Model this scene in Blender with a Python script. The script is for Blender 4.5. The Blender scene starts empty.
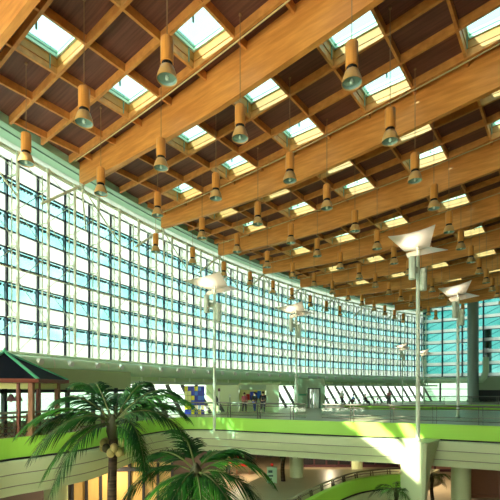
import bpy, bmesh, math, random
from mathutils import Vector, Matrix
random.seed(7)
S = bpy.context.scene
COL = S.collection
PI = math.pi

# ------------------------------------------------------------------ frame of the hall
H = 11.0                       # eave height above the eye
F = 406.66                     # focal length in pixels of a 500 px frame
A = math.atan2(0.7906, 0.6123)  # direction in which the beams follow each other
RO, PC, BC = 8.3 * H, 2.95 * H, -6.21 * H   # the glass wall is an arc
FLOOR, LOW = -2.0, -7.0

def W(p, b, z=0.0):            # hall frame -> world
    return Vector((p*math.cos(A) - b*math.sin(A), p*math.sin(A) + b*math.cos(A), z))
def arc(th, off=0.0, z=0.0):
    return W(PC + (RO+off)*math.sin(th), BC + (RO+off)*math.cos(th), z)
def b_end(p, off=0.0):
    return BC + math.sqrt((RO+off)**2 - (p-PC)**2)
def zF(b):                     # underside of the slim ribs
    s = 2.0 - b/H
    return H*(1.075 + (0.008*s + 0.031*s*s if s > 0 else 0))

# ------------------------------------------------------------------ materials
def mat(name, col, rough=.5, metal=0., noise=None, spec=.4, bump=0., alpha=None):
    m = bpy.data.materials.new(name); m.use_nodes = True
    nt = m.node_tree; b = nt.nodes['Principled BSDF']
    b.inputs['Base Color'].default_value = (*col, 1); b.inputs['Roughness'].default_value = rough
    b.inputs['Metallic'].default_value = metal; b.inputs['Specular IOR Level'].default_value = spec
    if noise:
        (sx, sy, sz), col2, scale, lo, hi = noise
        tc = nt.nodes.new('ShaderNodeTexCoord'); mp = nt.nodes.new('ShaderNodeMapping')
        mp.inputs['Scale'].default_value = (sx, sy, sz)
        nz = nt.nodes.new('ShaderNodeTexNoise'); nz.inputs['Scale'].default_value = scale; nz.inputs['Detail'].default_value = 4
        rp = nt.nodes.new('ShaderNodeValToRGB')
        rp.color_ramp.elements[0].position = lo; rp.color_ramp.elements[0].color = (*col2, 1)
        rp.color_ramp.elements[1].position = hi; rp.color_ramp.elements[1].color = (*col, 1)
        l = nt.links.new
        l(tc.outputs['Object'], mp.inputs['Vector']); l(mp.outputs[0], nz.inputs['Vector'])
        l(nz.outputs['Fac'], rp.inputs['Fac']); l(rp.outputs[0], b.inputs['Base Color'])
        if bump:
            bp = nt.nodes.new('ShaderNodeBump'); bp.inputs['Strength'].default_value = bump
            l(nz.outputs['Fac'], bp.inputs['Height']); l(bp.outputs[0], b.inputs['Normal'])
    return m
def glass(name, tint, gl=.08, rough=.02):
    m = bpy.data.materials.new(name); m.use_nodes = True
    nt = m.node_tree; nt.nodes.clear()
    o = nt.nodes.new('ShaderNodeOutputMaterial'); mx = nt.nodes.new('ShaderNodeMixShader')
    t = nt.nodes.new('ShaderNodeBsdfTransparent'); g = nt.nodes.new('ShaderNodeBsdfGlossy')
    t.inputs['Color'].default_value = (*tint, 1); g.inputs['Roughness'].default_value = rough
    mx.inputs['Fac'].default_value = gl
    nt.links.new(t.outputs[0], mx.inputs[1]); nt.links.new(g.outputs[0], mx.inputs[2]); nt.links.new(mx.outputs[0], o.inputs['Surface'])
    return m
def tinted(name, c1, c2, scale=(.5, .5, .9), gl=.06):   # glass whose tint varies over the sheet
    m = glass(name, c1, gl); nt = m.node_tree
    t = [n for n in nt.nodes if n.type == 'BSDF_TRANSPARENT'][0]
    tc = nt.nodes.new('ShaderNodeTexCoord'); ge = nt.nodes.new('ShaderNodeNewGeometry'); mp = nt.nodes.new('ShaderNodeMapping'); mp.inputs['Scale'].default_value = scale
    nz = nt.nodes.new('ShaderNodeTexNoise'); nz.inputs['Scale'].default_value = 1.; nz.inputs['Detail'].default_value = 3
    rp = nt.nodes.new('ShaderNodeValToRGB'); rp.color_ramp.elements[0].position = .38; rp.color_ramp.elements[1].position = .62
    rp.color_ramp.elements[0].color = (*c1, 1); rp.color_ramp.elements[1].color = (*c2, 1)
    nt.links.new(ge.outputs['Position'], mp.inputs['Vector']); nt.links.new(mp.outputs[0], nz.inputs['Vector'])
    nt.links.new(nz.outputs['Fac'], rp.inputs['Fac']); nt.links.new(rp.outputs[0], t.inputs['Color'])
    return m
def translucent(name, col, mix=.6):
    m = bpy.data.materials.new(name); m.use_nodes = True
    nt = m.node_tree; nt.nodes.clear()
    o = nt.nodes.new('ShaderNodeOutputMaterial'); mx = nt.nodes.new('ShaderNodeMixShader')
    d = nt.nodes.new('ShaderNodeBsdfDiffuse'); t = nt.nodes.new('ShaderNodeBsdfTranslucent')
    d.inputs['Color'].default_value = (*col, 1); t.inputs['Color'].default_value = (*col, 1)
    mx.inputs['Fac'].default_value = mix
    nt.links.new(d.outputs[0], mx.inputs[1]); nt.links.new(t.outputs[0], mx.inputs[2]); nt.links.new(mx.outputs[0], o.inputs['Surface'])
    return m

M = {}
M['glulam'] = mat('glulam', (.84, .365, .085), .45, noise=((3, .35, 3), (.64, .245, .05), 2.2, .35, .7))
M['ribwood'] = mat('ribwood', (.74, .33, .08), .5, noise=((3, 2, 3), (.58, .23, .055), 1.6, .35, .7))
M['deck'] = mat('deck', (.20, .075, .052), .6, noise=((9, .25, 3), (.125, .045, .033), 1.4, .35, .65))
M['curb'] = mat('curb', (.52, .22, .035), .5, noise=((2, 2, 2), (.44, .18, .028), 2., .35, .7))
M['pendant_wood'] = mat('pendant_wood', (.82, .36, .075), .38, noise=((14, 14, .4), (.68, .27, .05), 2., .3, .7))
M['conduit'] = mat('conduit', (.70, .58, .30), .4)
M['black'] = mat('black', (.012, .011, .012), .5)
M['bell'] = mat('bell', (.62, .36, .12), .3)
M['bell_in'] = mat('bell_in', (.26, .44, .40), .2)
M['lampglass'] = mat('lampglass', (.62, .78, .70), .2)
M['rod'] = mat('rod', (.34, .19, .09), .5)
M['alu'] = mat('alu', (.56, .72, .55), .4)
M['alu_dark'] = mat('alu_dark', (.16, .30, .22), .4)
M['skyglass'] = glass('skyglass', (.54, .70, .70), .04)
M['mullion'] = mat('mullion', (.035, .045, .07), .5)
M['steel'] = mat('steel', (.80, .86, .68), .4)
M['steel_g'] = mat('steel_g', (.55, .66, .50), .45)
M['greycol'] = mat('greycol', (.26, .34, .30), .5)
M['cyan'] = tinted('cyan', (.35, .565, .555), (.46, .63, .62))
M['teal'] = tinted('teal', (.16, .42, .40), (.26, .50, .485), (.2, .2, .35))
M['frit'] = translucent('frit', (.58, .62, .59), .8)
M['clear'] = glass('clear', (.55, .66, .57), .06)
M['fill_pane'] = translucent('fill_pane', (.96, .97, .92), .92)  # lets sky light in through the added pane behind the camera
M['railglass'] = glass('railglass', (.93, .97, .92), .05)
M['soffit'] = mat('soffit', (.42, .66, .50), .45)
M['trimgreen'] = mat('trimgreen', (.36, .62, .44), .4)
M['duct'] = mat('duct', (.66, .88, .62), .35)
M['cream'] = mat('cream', (.68, .80, .50), .45, noise=((.4, .4, .4), (.63, .76, .47), 1., .3, .7))
M['lime'] = mat('lime', (.42, .86, .10), .45)
M['groove'] = mat('groove', (.26, .28, .20), .6)
M['floor'] = mat('floor', (.36, .36, .22), .35, noise=((.5, .5, .5), (.30, .31, .19), 1., .35, .65))
M['lowfloor'] = mat('lowfloor', (.62, .52, .36), .35, noise=((.4, .4, .4), (.52, .42, .28), 1., .35, .65))
M['ceil_low'] = mat('ceil_low', (.55, .58, .44), .6)
M['wall'] = mat('wall', (.15, .12, .11), .7)
M['olive'] = mat('olive', (.40, .50, .26), .5)
M['olive_l'] = mat('olive_l', (.52, .64, .36), .5)
M['kiosk'] = mat('kiosk', (.62, .74, .46), .5)
M['shopgrey'] = mat('shopgrey', (.34, .46, .29), .5)
M['chrome'] = mat('chrome', (.24, .24, .20), .35, .5)
M['railmetal'] = mat('railmetal', (.13, .11, .09), .35, .3)
M['white'] = mat('white', (.85, .86, .80), .45)
M['reflector'] = mat('reflector', (.90, .84, .74), .4)
M['mast'] = mat('mast', (.74, .83, .68), .35)
M['navy'] = mat('navy', (.004, .005, .013), .8, spec=.12, noise=((2, 2, 2), (.004, .0045, .011), 3, .3, .7))
M['ridge'] = mat('ridge', (.08, .40, .22), .4)
M['redwood'] = mat('redwood', (.22, .055, .03), .45)
M['postwood'] = mat('postwood', (.33, .15, .07), .5)
M['lattice'] = mat('lattice', (.30, .16, .11), .55)
M['paleyellow'] = mat('paleyellow', (.72, .74, .30), .5)
M['trunk'] = mat('trunk', (.11, .075, .045), .8, noise=((1, 1, 8), (.03, .022, .015), 2, .35, .65), bump=.6)
M['leaf'] = mat('leaf', (.018, .10, .012), .5, spec=.15, noise=((1, 1, 1), (.008, .045, .010), 3, .35, .65))
M['leaf2'] = mat('leaf2', (.05, .23, .02), .5, spec=.15, noise=((1, 1, 1), (.015, .085, .014), 3, .35, .65))
M['rachis'] = mat('rachis', (.10, .13, .035), .5)
M['coconut'] = mat('coconut', (.62, .55, .22), .45, noise=((1, 1, 1), (.34, .30, .08), 5, .35, .65))
M['husk'] = mat('husk', (.06, .065, .025), .6)
M['red'] = mat('red', (.62, .03, .025), .4)
M['blue'] = mat('blue', (.01, .03, .42), .4)
M['midblue'] = mat('midblue', (.03, .16, .65), .4)
M['cyanp'] = mat('cyanp', (.05, .45, .70), .4)
M['yellow'] = mat('yellow', (.80, .72, .03), .4)
M['skin'] = mat('skin', (.55, .32, .21), .55)
M['hair'] = mat('hair', (.03, .02, .015), .6)
M['jacket'] = mat('jacket', (.02, .022, .03), .7)
M['trouser'] = mat('trouser', (.04, .045, .08), .7)
M['pinkcloth'] = mat('pinkcloth', (.65, .16, .22), .7)
M['bluecloth'] = mat('bluecloth', (.04, .10, .42), .7)
M['whitecloth'] = mat('whitecloth', (.74, .74, .68), .7)
M['warm'] = mat('warm', (.66, .46, .17), .5, noise=((1, 1, .3), (.56, .37, .12), 1.5, .35, .65))
M['pink'] = mat('pink', (.50, .27, .20), .5)
M['maroon'] = mat('maroon', (.12, .05, .06), .5)
M['dark'] = mat('dark', (.025, .025, .03), .6)
M['sign'] = mat('sign', (.42, .70, .48), .4)
M['signdark'] = mat('signdark', (.05, .12, .10), .5)
M['soil'] = mat('soil', (.05, .04, .03), .9)
M['ground'] = mat('ground', (.55, .57, .52), .8)

# ------------------------------------------------------------------ mesh helpers
class MB:
    def __init__(s): s.v = []; s.f = []; s.smooth = False
    def add(s, vs, fs):
        n = len(s.v); s.v += [Vector(v) for v in vs]; s.f += [tuple(i+n for i in f) for f in fs]; return s
    def box(s, x0, x1, y0, y1, z0, z1):
        return s.add([(x0,y0,z0),(x1,y0,z0),(x1,y1,z0),(x0,y1,z0),(x0,y0,z1),(x1,y0,z1),(x1,y1,z1),(x0,y1,z1)],
                     [(0,3,2,1),(4,5,6,7),(0,1,5,4),(1,2,6,5),(2,3,7,6),(3,0,4,7)])
    def tube(s, pts, r, n=8, caps=True):
        pts = [Vector(p) for p in pts]; k = len(pts)
        rs = r if isinstance(r, (list, tuple)) else [r]*k
        rings = []; ref = None
        for i, p in enumerate(pts):
            d = (pts[min(i+1, k-1)] - pts[max(i-1, 0)]).normalized()
            if ref is None:
                ref = Vector((0,0,1)) if abs(d.z) < .9 else Vector((1,0,0))
            a = (ref - d*ref.dot(d)).normalized(); ref = a; c = d.cross(a)
            rings.append([p + (a*math.cos(t) + c*math.sin(t))*rs[i] for t in [2*PI*j/n for j in range(n)]])
        vs = [v for r_ in rings for v in r_]; fs = []
        for i in range(k-1):
            for j in range(n):
                fs.append((i*n+j, i*n+(j+1) % n, (i+1)*n+(j+1) % n, (i+1)*n+j))
        if caps: fs += [tuple(reversed(range(n))), tuple(range((k-1)*n, k*n))]
        return s.add(vs, fs)
    def lathe(s, prof, n=20, c=(0,0,0), caps=False):
        vs = []; fs = []; k = len(prof)
        for r, z in prof:
            for j in range(n):
                t = 2*PI*j/n; vs.append((c[0]+r*math.cos(t), c[1]+r*math.sin(t), c[2]+z))
        for i in range(k-1):
            for j in range(n):
                fs.append((i*n+j, i*n+(j+1) % n, (i+1)*n+(j+1) % n, (i+1)*n+j))
        if caps: fs += [tuple(reversed(range(n))), tuple(range((k-1)*n, k*n))]
        return s.add(vs, fs)
    def bar(s, a, b, w, h=None):             # square bar from a to b
        a, b = Vector(a), Vector(b); d = (b-a).normalized(); h = h or w
        up = Vector((0,0,1)) if abs(d.z) < .95 else Vector((0,1,0))
        x = d.cross(up).normalized()*w/2; y = x.cross(d).normalized()*h/2
        vs = [q + sx*x + sy*y for q in (a, b) for sx, sy in ((-1,-1),(1,-1),(1,1),(-1,1))]
        return s.add(vs, [(0,1,2,3),(7,6,5,4),(0,4,5,1),(1,5,6,2),(2,6,7,3),(3,7,4,0)])
    def prism(s, poly, z0, z1):
        n = len(poly); vs = [(x,y,z0) for x, y in poly] + [(x,y,z1) for x, y in poly]
        return s.add(vs, [tuple(reversed(range(n))), tuple(range(n, 2*n))] + [(i, (i+1) % n, n+(i+1) % n, n+i) for i in range(n)])
    def sweep(s, path, prof, closed=True):   # path of (x,y); prof of (outward offset, z)
        k = len(path); m = len(prof); vs = []; fs = []
        for i, (x, y) in enumerate(path):
            a = path[max(i-1, 0)]; b = path[min(i+1, k-1)]
            d = Vector((b[0]-a[0], b[1]-a[1])).normalized(); nx, ny = d.y, -d.x
            for o, z in prof: vs.append((x+nx*o, y+ny*o, z))
        for i in range(k-1):
            for j in range(m if closed else m-1):
                fs.append((i*m+j, (i+1)*m+j, (i+1)*m+(j+1) % m, i*m+(j+1) % m))
        if closed: fs += [tuple(range(m)), tuple(reversed(range((k-1)*m, k*m)))]
        return s.add(vs, fs)
    def sphere(s, c, r, n=10, sz=1.):
        prof = [(r*math.sin(PI*i/8) + 1e-4, -r*sz*math.cos(PI*i/8)) for i in range(9)]
        return s.lathe(prof, n, c)
    def mesh(s, name, m, smooth=False):
        me = bpy.data.meshes.new(name); me.from_pydata([tuple(v) for v in s.v], [], s.f); me.materials.append(M[m] if isinstance(m, str) else m)
        bm = bmesh.new(); bm.from_mesh(me); bmesh.ops.recalc_face_normals(bm, faces=bm.faces); bm.to_mesh(me); bm.free()
        if smooth:
            me.polygons.foreach_set('use_smooth', [True]*len(me.polygons))
            try: me.set_sharp_from_angle(angle=math.radians(40))
            except Exception: pass
        me.update(); return me
    def build(s, name, m, parent=None, smooth=False, loc=(0,0,0), rz=0):
        o = bpy.data.objects.new(name, s.mesh(name, m, smooth)); COL.objects.link(o)
        if parent: o.parent = parent
        o.location = loc; o.rotation_euler = (0,0,rz)
        return o
def tag(o, label=None, cat=None, group=None, kind=None):
    if label: o['label'] = label
    if cat: o['category'] = cat
    if group: o['group'] = group
    if kind: o['kind'] = kind
    return o
def empty(name, loc=(0,0,0), rz=0, label=None, cat=None, group=None):
    o = bpy.data.objects.new(name, None); COL.objects.link(o); o.location = loc; o.rotation_euler = (0,0,rz); o.empty_display_size = .2
    return tag(o, label, cat, group)
KIDS = {}
def kids(o):
    return [c for c in bpy.data.objects if c.parent is o]
def copy_tree(o, parent=None):
    c = o.copy(); COL.objects.link(c)
    if parent: c.parent = parent
    if o.name not in KIDS: KIDS[o.name] = kids(o)
    for ch in KIDS[o.name]: copy_tree(ch, c)
    return c
def structure(o): o['kind'] = 'structure'; return o
ORD = 'first second third fourth fifth sixth seventh eighth ninth tenth eleventh twelfth thirteenth fourteenth fifteenth sixteenth seventeenth eighteenth nineteenth twentieth'.split()
ORD += ['twenty-'+x for x in ORD[:9]] + ['thirtieth'] + ['thirty-'+x for x in ORD[:9]] + ['fortieth'] + ['forty-'+x for x in ORD[:9]]
def catmull(P, n=8):
    out = []
    P = [P[0]] + P + [P[-1]]
    for i in range(1, len(P)-2):
        a, b, c, d = [Vector(q) for q in P[i-1:i+3]]
        for k in range(n):
            t = k/n
            out.append(tuple(.5*((2*b) + (c-a)*t + (2*a-5*b+4*c-d)*t*t + (3*b-3*c+d-a)*t**3)))
    out.append(tuple(P[-2])); return out
def along(path, step, start=0.):             # points every STEP along a polyline, with direction
    out = []; acc = -start
    for (a, b) in zip(path, path[1:]):
        a, b = Vector(a), Vector(b); L = (b-a).length; d = (b-a)/L if L else None
        while d is not None and acc <= L:
            if acc >= 0: out.append((a + d*acc, d))
            acc += step
        acc -= L
    return out
def offset(path, o):
    r = []
    for i, (x, y) in enumerate(path):
        a = path[max(i-1, 0)]; b = path[min(i+1, len(path)-1)]
        d = Vector((b[0]-a[0], b[1]-a[1])).normalized(); r.append((x+d.y*o, y-d.x*o))
    return r

# ------------------------------------------------------------------ roof
PB = [H*.488] + [H*(.468 + .61*k) for k in range(1, 9)]   # deep beams
RIB = [H*x for x in (.109, .257, .405, .553)]        # ribs after each beam
RIB0 = [H*x for x in (.080, .226, .372, .520)]
def ribs(k): return RIB0 if k == 0 else RIB
PUR = [H*(1.030 + .187*k) for k in range(-9, 6)]     # purlins
P_LO, P_HI, B_LO = -.75*H, 6.1*H, -1.55*H
RD = .34                                             # depth of ribs
def bs(b0, b1, n=20): return [b0 + (b1-b0)*i/n for i in range(n+1)]
def strip(mb, p0, p1, bl, zlo, zhi):                 # a beam along b with curved underside
    vs = []; fs = []
    for b in bl: vs += [(p0,b,zlo(b)), (p1,b,zlo(b)), (p1,b,zhi(b)), (p0,b,zhi(b))]
    n = len(bl)
    for i in range(n-1):
        for j in range(4): fs.append((i*4+j, i*4+(j+1) % 4, (i+1)*4+(j+1) % 4, (i+1)*4+j))
    fs += [(0,3,2,1), tuple((n-1)*4+j for j in range(4))]
    return mb.add(vs, fs)
for k, p in enumerate(PB):
    be = b_end(p) + .15
    dep = lambda b: H*(.072 + .053*min(1, max(0, (be-b)/(.9*H))))
    o = strip(MB(), p-.11, p+.11, bs(B_LO, be, 30), lambda b: zF(b)-dep(b), lambda b: zF(b)+RD).build('glulam_beam', 'glulam', rz=A)
    tag(o, 'deep glulam roof beam, %s of the run receding to the far corner' % ORD[k], 'beam', 'deep glulam beams of the roof')
RIBS = []
for k in range(-1, 9):
    for i, r in enumerate(ribs(k)):
        p = (PB[0] - .61*H if k < 0 else PB[k]) + r
        if p > P_HI - .5 or k < 0: continue
        be = b_end(p) + .12
        o = strip(MB(), p-.055, p+.055, bs(B_LO, be, 24), zF, lambda b: zF(b)+RD+.02).build('roof_rib', 'ribwood', rz=A)
        where = 'before the first deep beam' if k < 0 else 'past the %s deep beam' % ORD[k]
        tag(o, 'slim timber roof rib, %s of those %s' % (ORD[i if k >= 0 else 0], where), 'roof rib', 'slim ribs between the deep beams')
for k, p in enumerate(PB):
    if k == 8: continue
    q = (PB[k]+ribs(k)[3]+.09); be = b_end(q) - .3
    o = MB().tube([(q, b, zF(b)-.03) for b in bs(0, be, 24)], .028, 6).build('cable_conduit', 'conduit', None, True, rz=A)
    tag(o, 'thin pale conduit under the last slim rib before the %s deep beam' % ORD[k+1], 'conduit', 'conduits along the roof beams')
pm = {}
for k in range(0, len(PB)):
    pa = PB[0] - .61*H if k < 0 else PB[k]
    p0, p1 = pa+.11, min((PB[k+1] if k < 8 else pa+.61*H)-.11, P_HI)
    n = 0
    for j, b in reversed(list(enumerate(PUR))):
        if j < 4: continue
        lim = lambda p: b_end(p)-.05
        q0, q1 = p0, p1
        if lim(q0) < b and lim(q1) < b: continue
        while lim(q0) < b: q0 += .05
        while lim(q1) < b: q1 -= .05
        key = (j, round(q0-pa, 2), round(q1-pa, 2))
        if key not in pm:
            pm[key] = MB().box(q0-pa, q1-pa, -.05, .05, zF(b)+.03, zF(b)+RD+.02).mesh('purlin', 'ribwood')
        o = bpy.data.objects.new('purlin', pm[key]); COL.objects.link(o); o.rotation_euler = (0,0,A); o.location = W(pa, b)
        where = 'before the first deep beam' if k < 0 else 'past the %s deep beam' % ORD[k]
        tag(o, 'short cross purlin %s, %s in from the glass wall' % (where, ORD[n]), 'purlin', 'cross purlins of the coffered roof'); n += 1
# skylight cells and the deck around them
def sk_cells():
    out = []
    for k in range(-1, 8):
        pa = PB[0] - .61*H if k < 0 else PB[k]
        for row, (i0, i1) in (('a', (0, 1)), ('c', (2, 3))):
            if k < 0: continue
            n = 0
            for j in (12, 10, 8, 6, 4):            # purlin index of the lower edge
                q0, q1 = pa+ribs(k)[i0], pa+ribs(k)[i1]
                if PUR[j+1] > b_end(q0) - .45*H*.4 or PUR[j+1] > b_end(q1) - .2*H*.4: continue
                if k == 0 and j == 12: continue
                out.append((k, row, q0, q1, j, n)); n += 1
    return out
SK = sk_cells()
holes = {(round(q0, 2), j) for (_, _, q0, q1, j, _) in SK}
allp = sorted({P_LO, P_HI} | {PB[k] for k in range(9)} | {PB[k]+r for k in range(9) for r in ribs(k) if PB[k]+r < P_HI} | {PB[0]-.61*H+r for r in RIB})
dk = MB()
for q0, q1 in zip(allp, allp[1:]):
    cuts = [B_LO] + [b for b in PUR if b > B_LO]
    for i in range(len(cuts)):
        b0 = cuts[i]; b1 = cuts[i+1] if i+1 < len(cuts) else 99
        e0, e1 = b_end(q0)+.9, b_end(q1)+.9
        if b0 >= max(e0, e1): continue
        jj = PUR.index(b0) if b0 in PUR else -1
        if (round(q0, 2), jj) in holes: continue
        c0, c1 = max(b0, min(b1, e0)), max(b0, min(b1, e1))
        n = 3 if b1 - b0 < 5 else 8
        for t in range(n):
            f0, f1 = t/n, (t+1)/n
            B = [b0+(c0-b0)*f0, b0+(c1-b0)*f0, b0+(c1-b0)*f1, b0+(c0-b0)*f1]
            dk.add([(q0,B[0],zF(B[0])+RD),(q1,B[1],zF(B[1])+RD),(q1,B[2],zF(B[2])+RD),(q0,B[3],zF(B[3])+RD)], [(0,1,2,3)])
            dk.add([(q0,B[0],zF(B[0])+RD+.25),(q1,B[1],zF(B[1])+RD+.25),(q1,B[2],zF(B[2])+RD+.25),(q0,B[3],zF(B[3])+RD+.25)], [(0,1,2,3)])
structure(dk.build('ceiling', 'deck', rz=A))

def ringbox(mb, x0, x1, y0, y1, t, z0, z1):
    mb.box(x0, x1, y0, y0+t, z0, z1); mb.box(x0, x1, y1-t, y1, z0, z1)
    mb.box(x0, x0+t, y0+t, y1-t, z0, z1); mb.box(x1-t, x1, y0+t, y1-t, z0, z1); return mb
sw, sl = (RIB[1]-RIB[0])/2 - .03, .187*H/2 - .03
sk = empty('skylight')
CH = .45
ringbox(MB(), -sw, sw, -sl, sl, .05, -.12, CH).build('curb', 'curb', sk)
ringbox(MB(), -sw+.05, sw-.05, -sl+.05, sl-.05, .07, CH-.24, CH-.14).build('lower_frame', 'alu', sk)
ringbox(MB(), -sw+.05, sw-.05, -sl+.05, sl-.05, .03, CH-.12, CH-.05).build('gasket', 'alu_dark', sk)
ringbox(MB(), -sw+.02, sw-.02, -sl+.02, sl-.02, .075, CH-.05, CH+.05).build('upper_frame', 'alu', sk)
MB().box(-sw+.06, sw-.06, -sl+.06, sl-.06, CH+.0, CH+.02).build('pane', 'skyglass', sk)
MB().box(-sw+.06, -sw+.12, -sl+.5, -sl+.54, -.42, CH-.05).build('opener_arm', 'alu_dark', sk)
MB().box(sw-.35, sw-.32, sl-.10, sl-.06, -.32, CH-.02).build('opener_rod', 'alu_dark', sk)
for n_, (k, row, q0, q1, j, n) in enumerate(SK):
    o = sk if n_ == 0 else copy_tree(sk)
    bm_ = (PUR[j]+PUR[j+1])/2
    o.location = W((q0+q1)/2, bm_, zF(bm_)+RD); o.rotation_euler = (0,0,A)
    tag(o, 'square skylight, %s the %s deep beam, %s from the glass wall' % ('first row past' if row == 'a' else 'second row past', ORD[k], ORD[n]), 'skylight', 'skylights of the timber roof')

# ------------------------------------------------------------------ pendant lamps
pl = empty('pendant_lamp')
MB().lathe([(.001, 1.13), (.16, 1.13), (.178, 1.10), (.178, .46), (.16, .45), (.001, .45)], 24).build('housing', 'pendant_wood', pl, True)
MB().lathe([(.001, .46), (.15, .46), (.15, .33), (.001, .33)], 20).build('neck_ring', 'black', pl, True)
MB().lathe([(.145, .345), (.17, .35), (.19, .33), (.262, .13), (.285, 0), (.272, 0), (.25, .12), (.15, .30)], 24).build('shade', 'bell', pl, True)
lens = MB().lathe([(.001, .13), (.13, .125), (.245, .10), (.265, .03), (.235, .09), (.12, .115), (.001, .118)], 24).build('lens', 'bell_in', pl, True)
MB().lathe([(.001, -.01), (.04, 0), (.055, .04), (.045, .11), (.03, .13)], 14).build('bulb', 'lampglass', pl, True)
ZL = 8.50
rods = {}
np_ = 0
ROWS = [[(1.50, 1.84), (1.785, 1.835), (2.12, 1.873), (2.427, 1.88), (2.744, 1.888), (3.04, 1.89), (3.40, 1.91), (3.71, 1.90), (4.02, 1.90)],
        [(.635, 1.467), (.917, 1.462), (1.189, 1.445), (1.509, 1.482), (1.784, 1.475), (2.13, 1.51)],
        [(.642, 1.11), (.94, 1.124), (1.229, 1.128), (1.543, 1.148), (1.851, 1.157), (2.13, 1.150)],
        [(.679, .789), (.979, .797), (1.293, .813), (1.590, .812), (1.905, .82), (2.223, .827), (2.552, .842)],
        [(.975, .428), (1.279, .434), (1.579, .443), (1.873, .447), (2.203, .456), (2.509, .458)]]
for r_ in ROWS[1:]:
    while r_[-1][0] < 4.7: r_.append((r_[-1][0]+.308, r_[-1][1]))
for ci, row_ in enumerate(ROWS):
    for k, (pp_, bb_) in enumerate(row_):
        p, b = H*pp_, H*bb_
        if b > b_end(p) - .5: continue
        o = pl if np_ == 0 else copy_tree(pl)
        o.location = W(p, b, ZL); o.rotation_euler = (0,0,A)
        if ci not in rods:
            rods[ci] = MB().tube([(0,0,1.12), (0,0,zF(b)+RD-ZL)], .013, 6).lathe([(.05, zF(b)+RD-ZL-.06), (.05, zF(b)+RD-ZL)], 10, caps=True).mesh('rod', 'rod')
        r = bpy.data.objects.new('rod', rods[ci]); COL.objects.link(r); r.parent = o
        if np_ == 0: KIDS['pendant_lamp'] = [c for c in kids(pl) if c is not r]
        tag(o, 'wooden pendant lamp, %s along the %s row in from the glass wall' % (ORD[k], ORD[ci]), 'pendant lamp', 'wooden pendant lamps hanging from the roof'); np_ += 1

# ------------------------------------------------------------------ curved glass wall
G = 1.3                        # glass line outside the beam ends
DT = .0184
Z0, ROW, NR = 1.70, .84, 11
Z1 = Z0 + ROW*NR
half = (RO+G)*DT/2
wn = bpy.data.objects.new('window_1', MB().box(-.045, .045, -.02, .16, Z0, Z1).mesh('mullion', 'mullion')); COL.objects.link(wn)
tr = MB(); pc = MB(); pf = MB(); sh = MB()
for r in range(NR+1):
    z = Z0 + r*ROW
    th = .032 if r % 2 else .026
    tr.box(.055, 2*half-.055, 0, .12, z-th, z+th)
for r in range(NR):
    z = Z0 + r*ROW
    (pc if r % 2 else pf).box(.05, 2*half-.05, .05, .065, z+.03, z+ROW-.03)
    if r % 2:                  # louvre shelf outside above each clear row
        for q in range(9):
            x = .12 + q*(2*half-.24)/8
            sh.box(x-.03, x+.03, .25, .42, z+ROW-.13, z+ROW-.04)
        sh.box(.06, 2*half-.06, .25, .42, z+ROW-.05, z+ROW-.02)
tr.build('transom', 'mullion', wn); pc.build('pane', 'cyan', wn); pf.build('frosted_pane', 'frit', wn); sh.build('sunshade', 'mullion', wn)
JN = 38
for j in range(JN):
    th = -.2275 + (j-4)*DT
    o = wn if j == 0 else copy_tree(wn)
    o.location = arc(th, G); o.rotation_euler = (0,0,A-th); o.name = 'window_%d' % (j+1)
    structure(o)
# steel trusses, one at every mullion
ft = empty('facade_truss')
ID = -.72
MB().tube([(0,ID,Z0-.1), (0,ID,Z1+.1)], .075, 8).build('chord', 'steel', ft, True)
MB().tube([(0,ID,Z0-.1), (0,ID-.25,Z0-.75), (0,ID-.3,.25)], .062, 8).build('foot', 'steel', ft, True)
MB().tube([(.16,-.10,Z0-.1), (.16,-.10,Z1+.1)], .035, 6).build('outer_chord', 'steel', ft, True)
for r in range(0, NR+1, 2):
    z = Z0+r*ROW
    MB().tube([(0,ID,z), (0,0,z+.02)], .03, 6).build('strut', 'steel', ft)
stz = [Z0+2*ROW*i for i in range(6)]
for i, z in enumerate(stz):
    z1 = min(z+2*ROW, Z1)
    a, b = ((0, 2*half) if i % 2 == 0 else (2*half, 0))
    MB().tube([(a,ID+.02,z), (b,ID+.02,z1)], .02, 5).build('brace', 'steel_g', ft)
MB().lathe([(.10, Z1+.05), (.10, Z1+.2)], 10, (0, ID, 0), True).build('cap', 'steel', ft)
for j in range(1, JN):
    th = -.2275 + (j-4)*DT
    o = ft if j == 1 else copy_tree(ft)
    o.location = arc(th, G); o.rotation_euler = (0,0,A-th)
    tag(o, 'pale steel truss inside the glass wall, %s along from the pavilion end' % ORD[j-1], 'steel truss', 'steel trusses behind the glass wall')
# inclined struts from the trusses to the beam ends
for k, p in enumerate(PB):
    if k > 8: continue
    e = W(p, b_end(p)+.1, zF(b_end(p))-.85)
    th = math.asin((p-PC)/RO)
    o = empty('roof_strut', (e.x, e.y, 0), 0, 'forked pale steel strut propping the outer end of the %s deep beam' % ORD[k], 'strut', 'steel struts at the beam ends')
    d = Vector((0,0,0))
    for dj, zz, r in ((-1.25, 9.2, .07), (.45, 8.9, .05), (2.0, 9.0, .045)):
        q = arc(th+dj*DT, G+ID, zz)
        MB().tube([(0,0,e.z), (q.x-e.x, q.y-e.y, q.z)], r, 8).build('strut_tube', 'steel', o, True)
    MB().lathe([(.05, e.z-.12), (.13, e.z-.08), (.13, e.z+.12), (.05, e.z+.16)], 12, caps=True).build('joint', 'steel', o, True)
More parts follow.
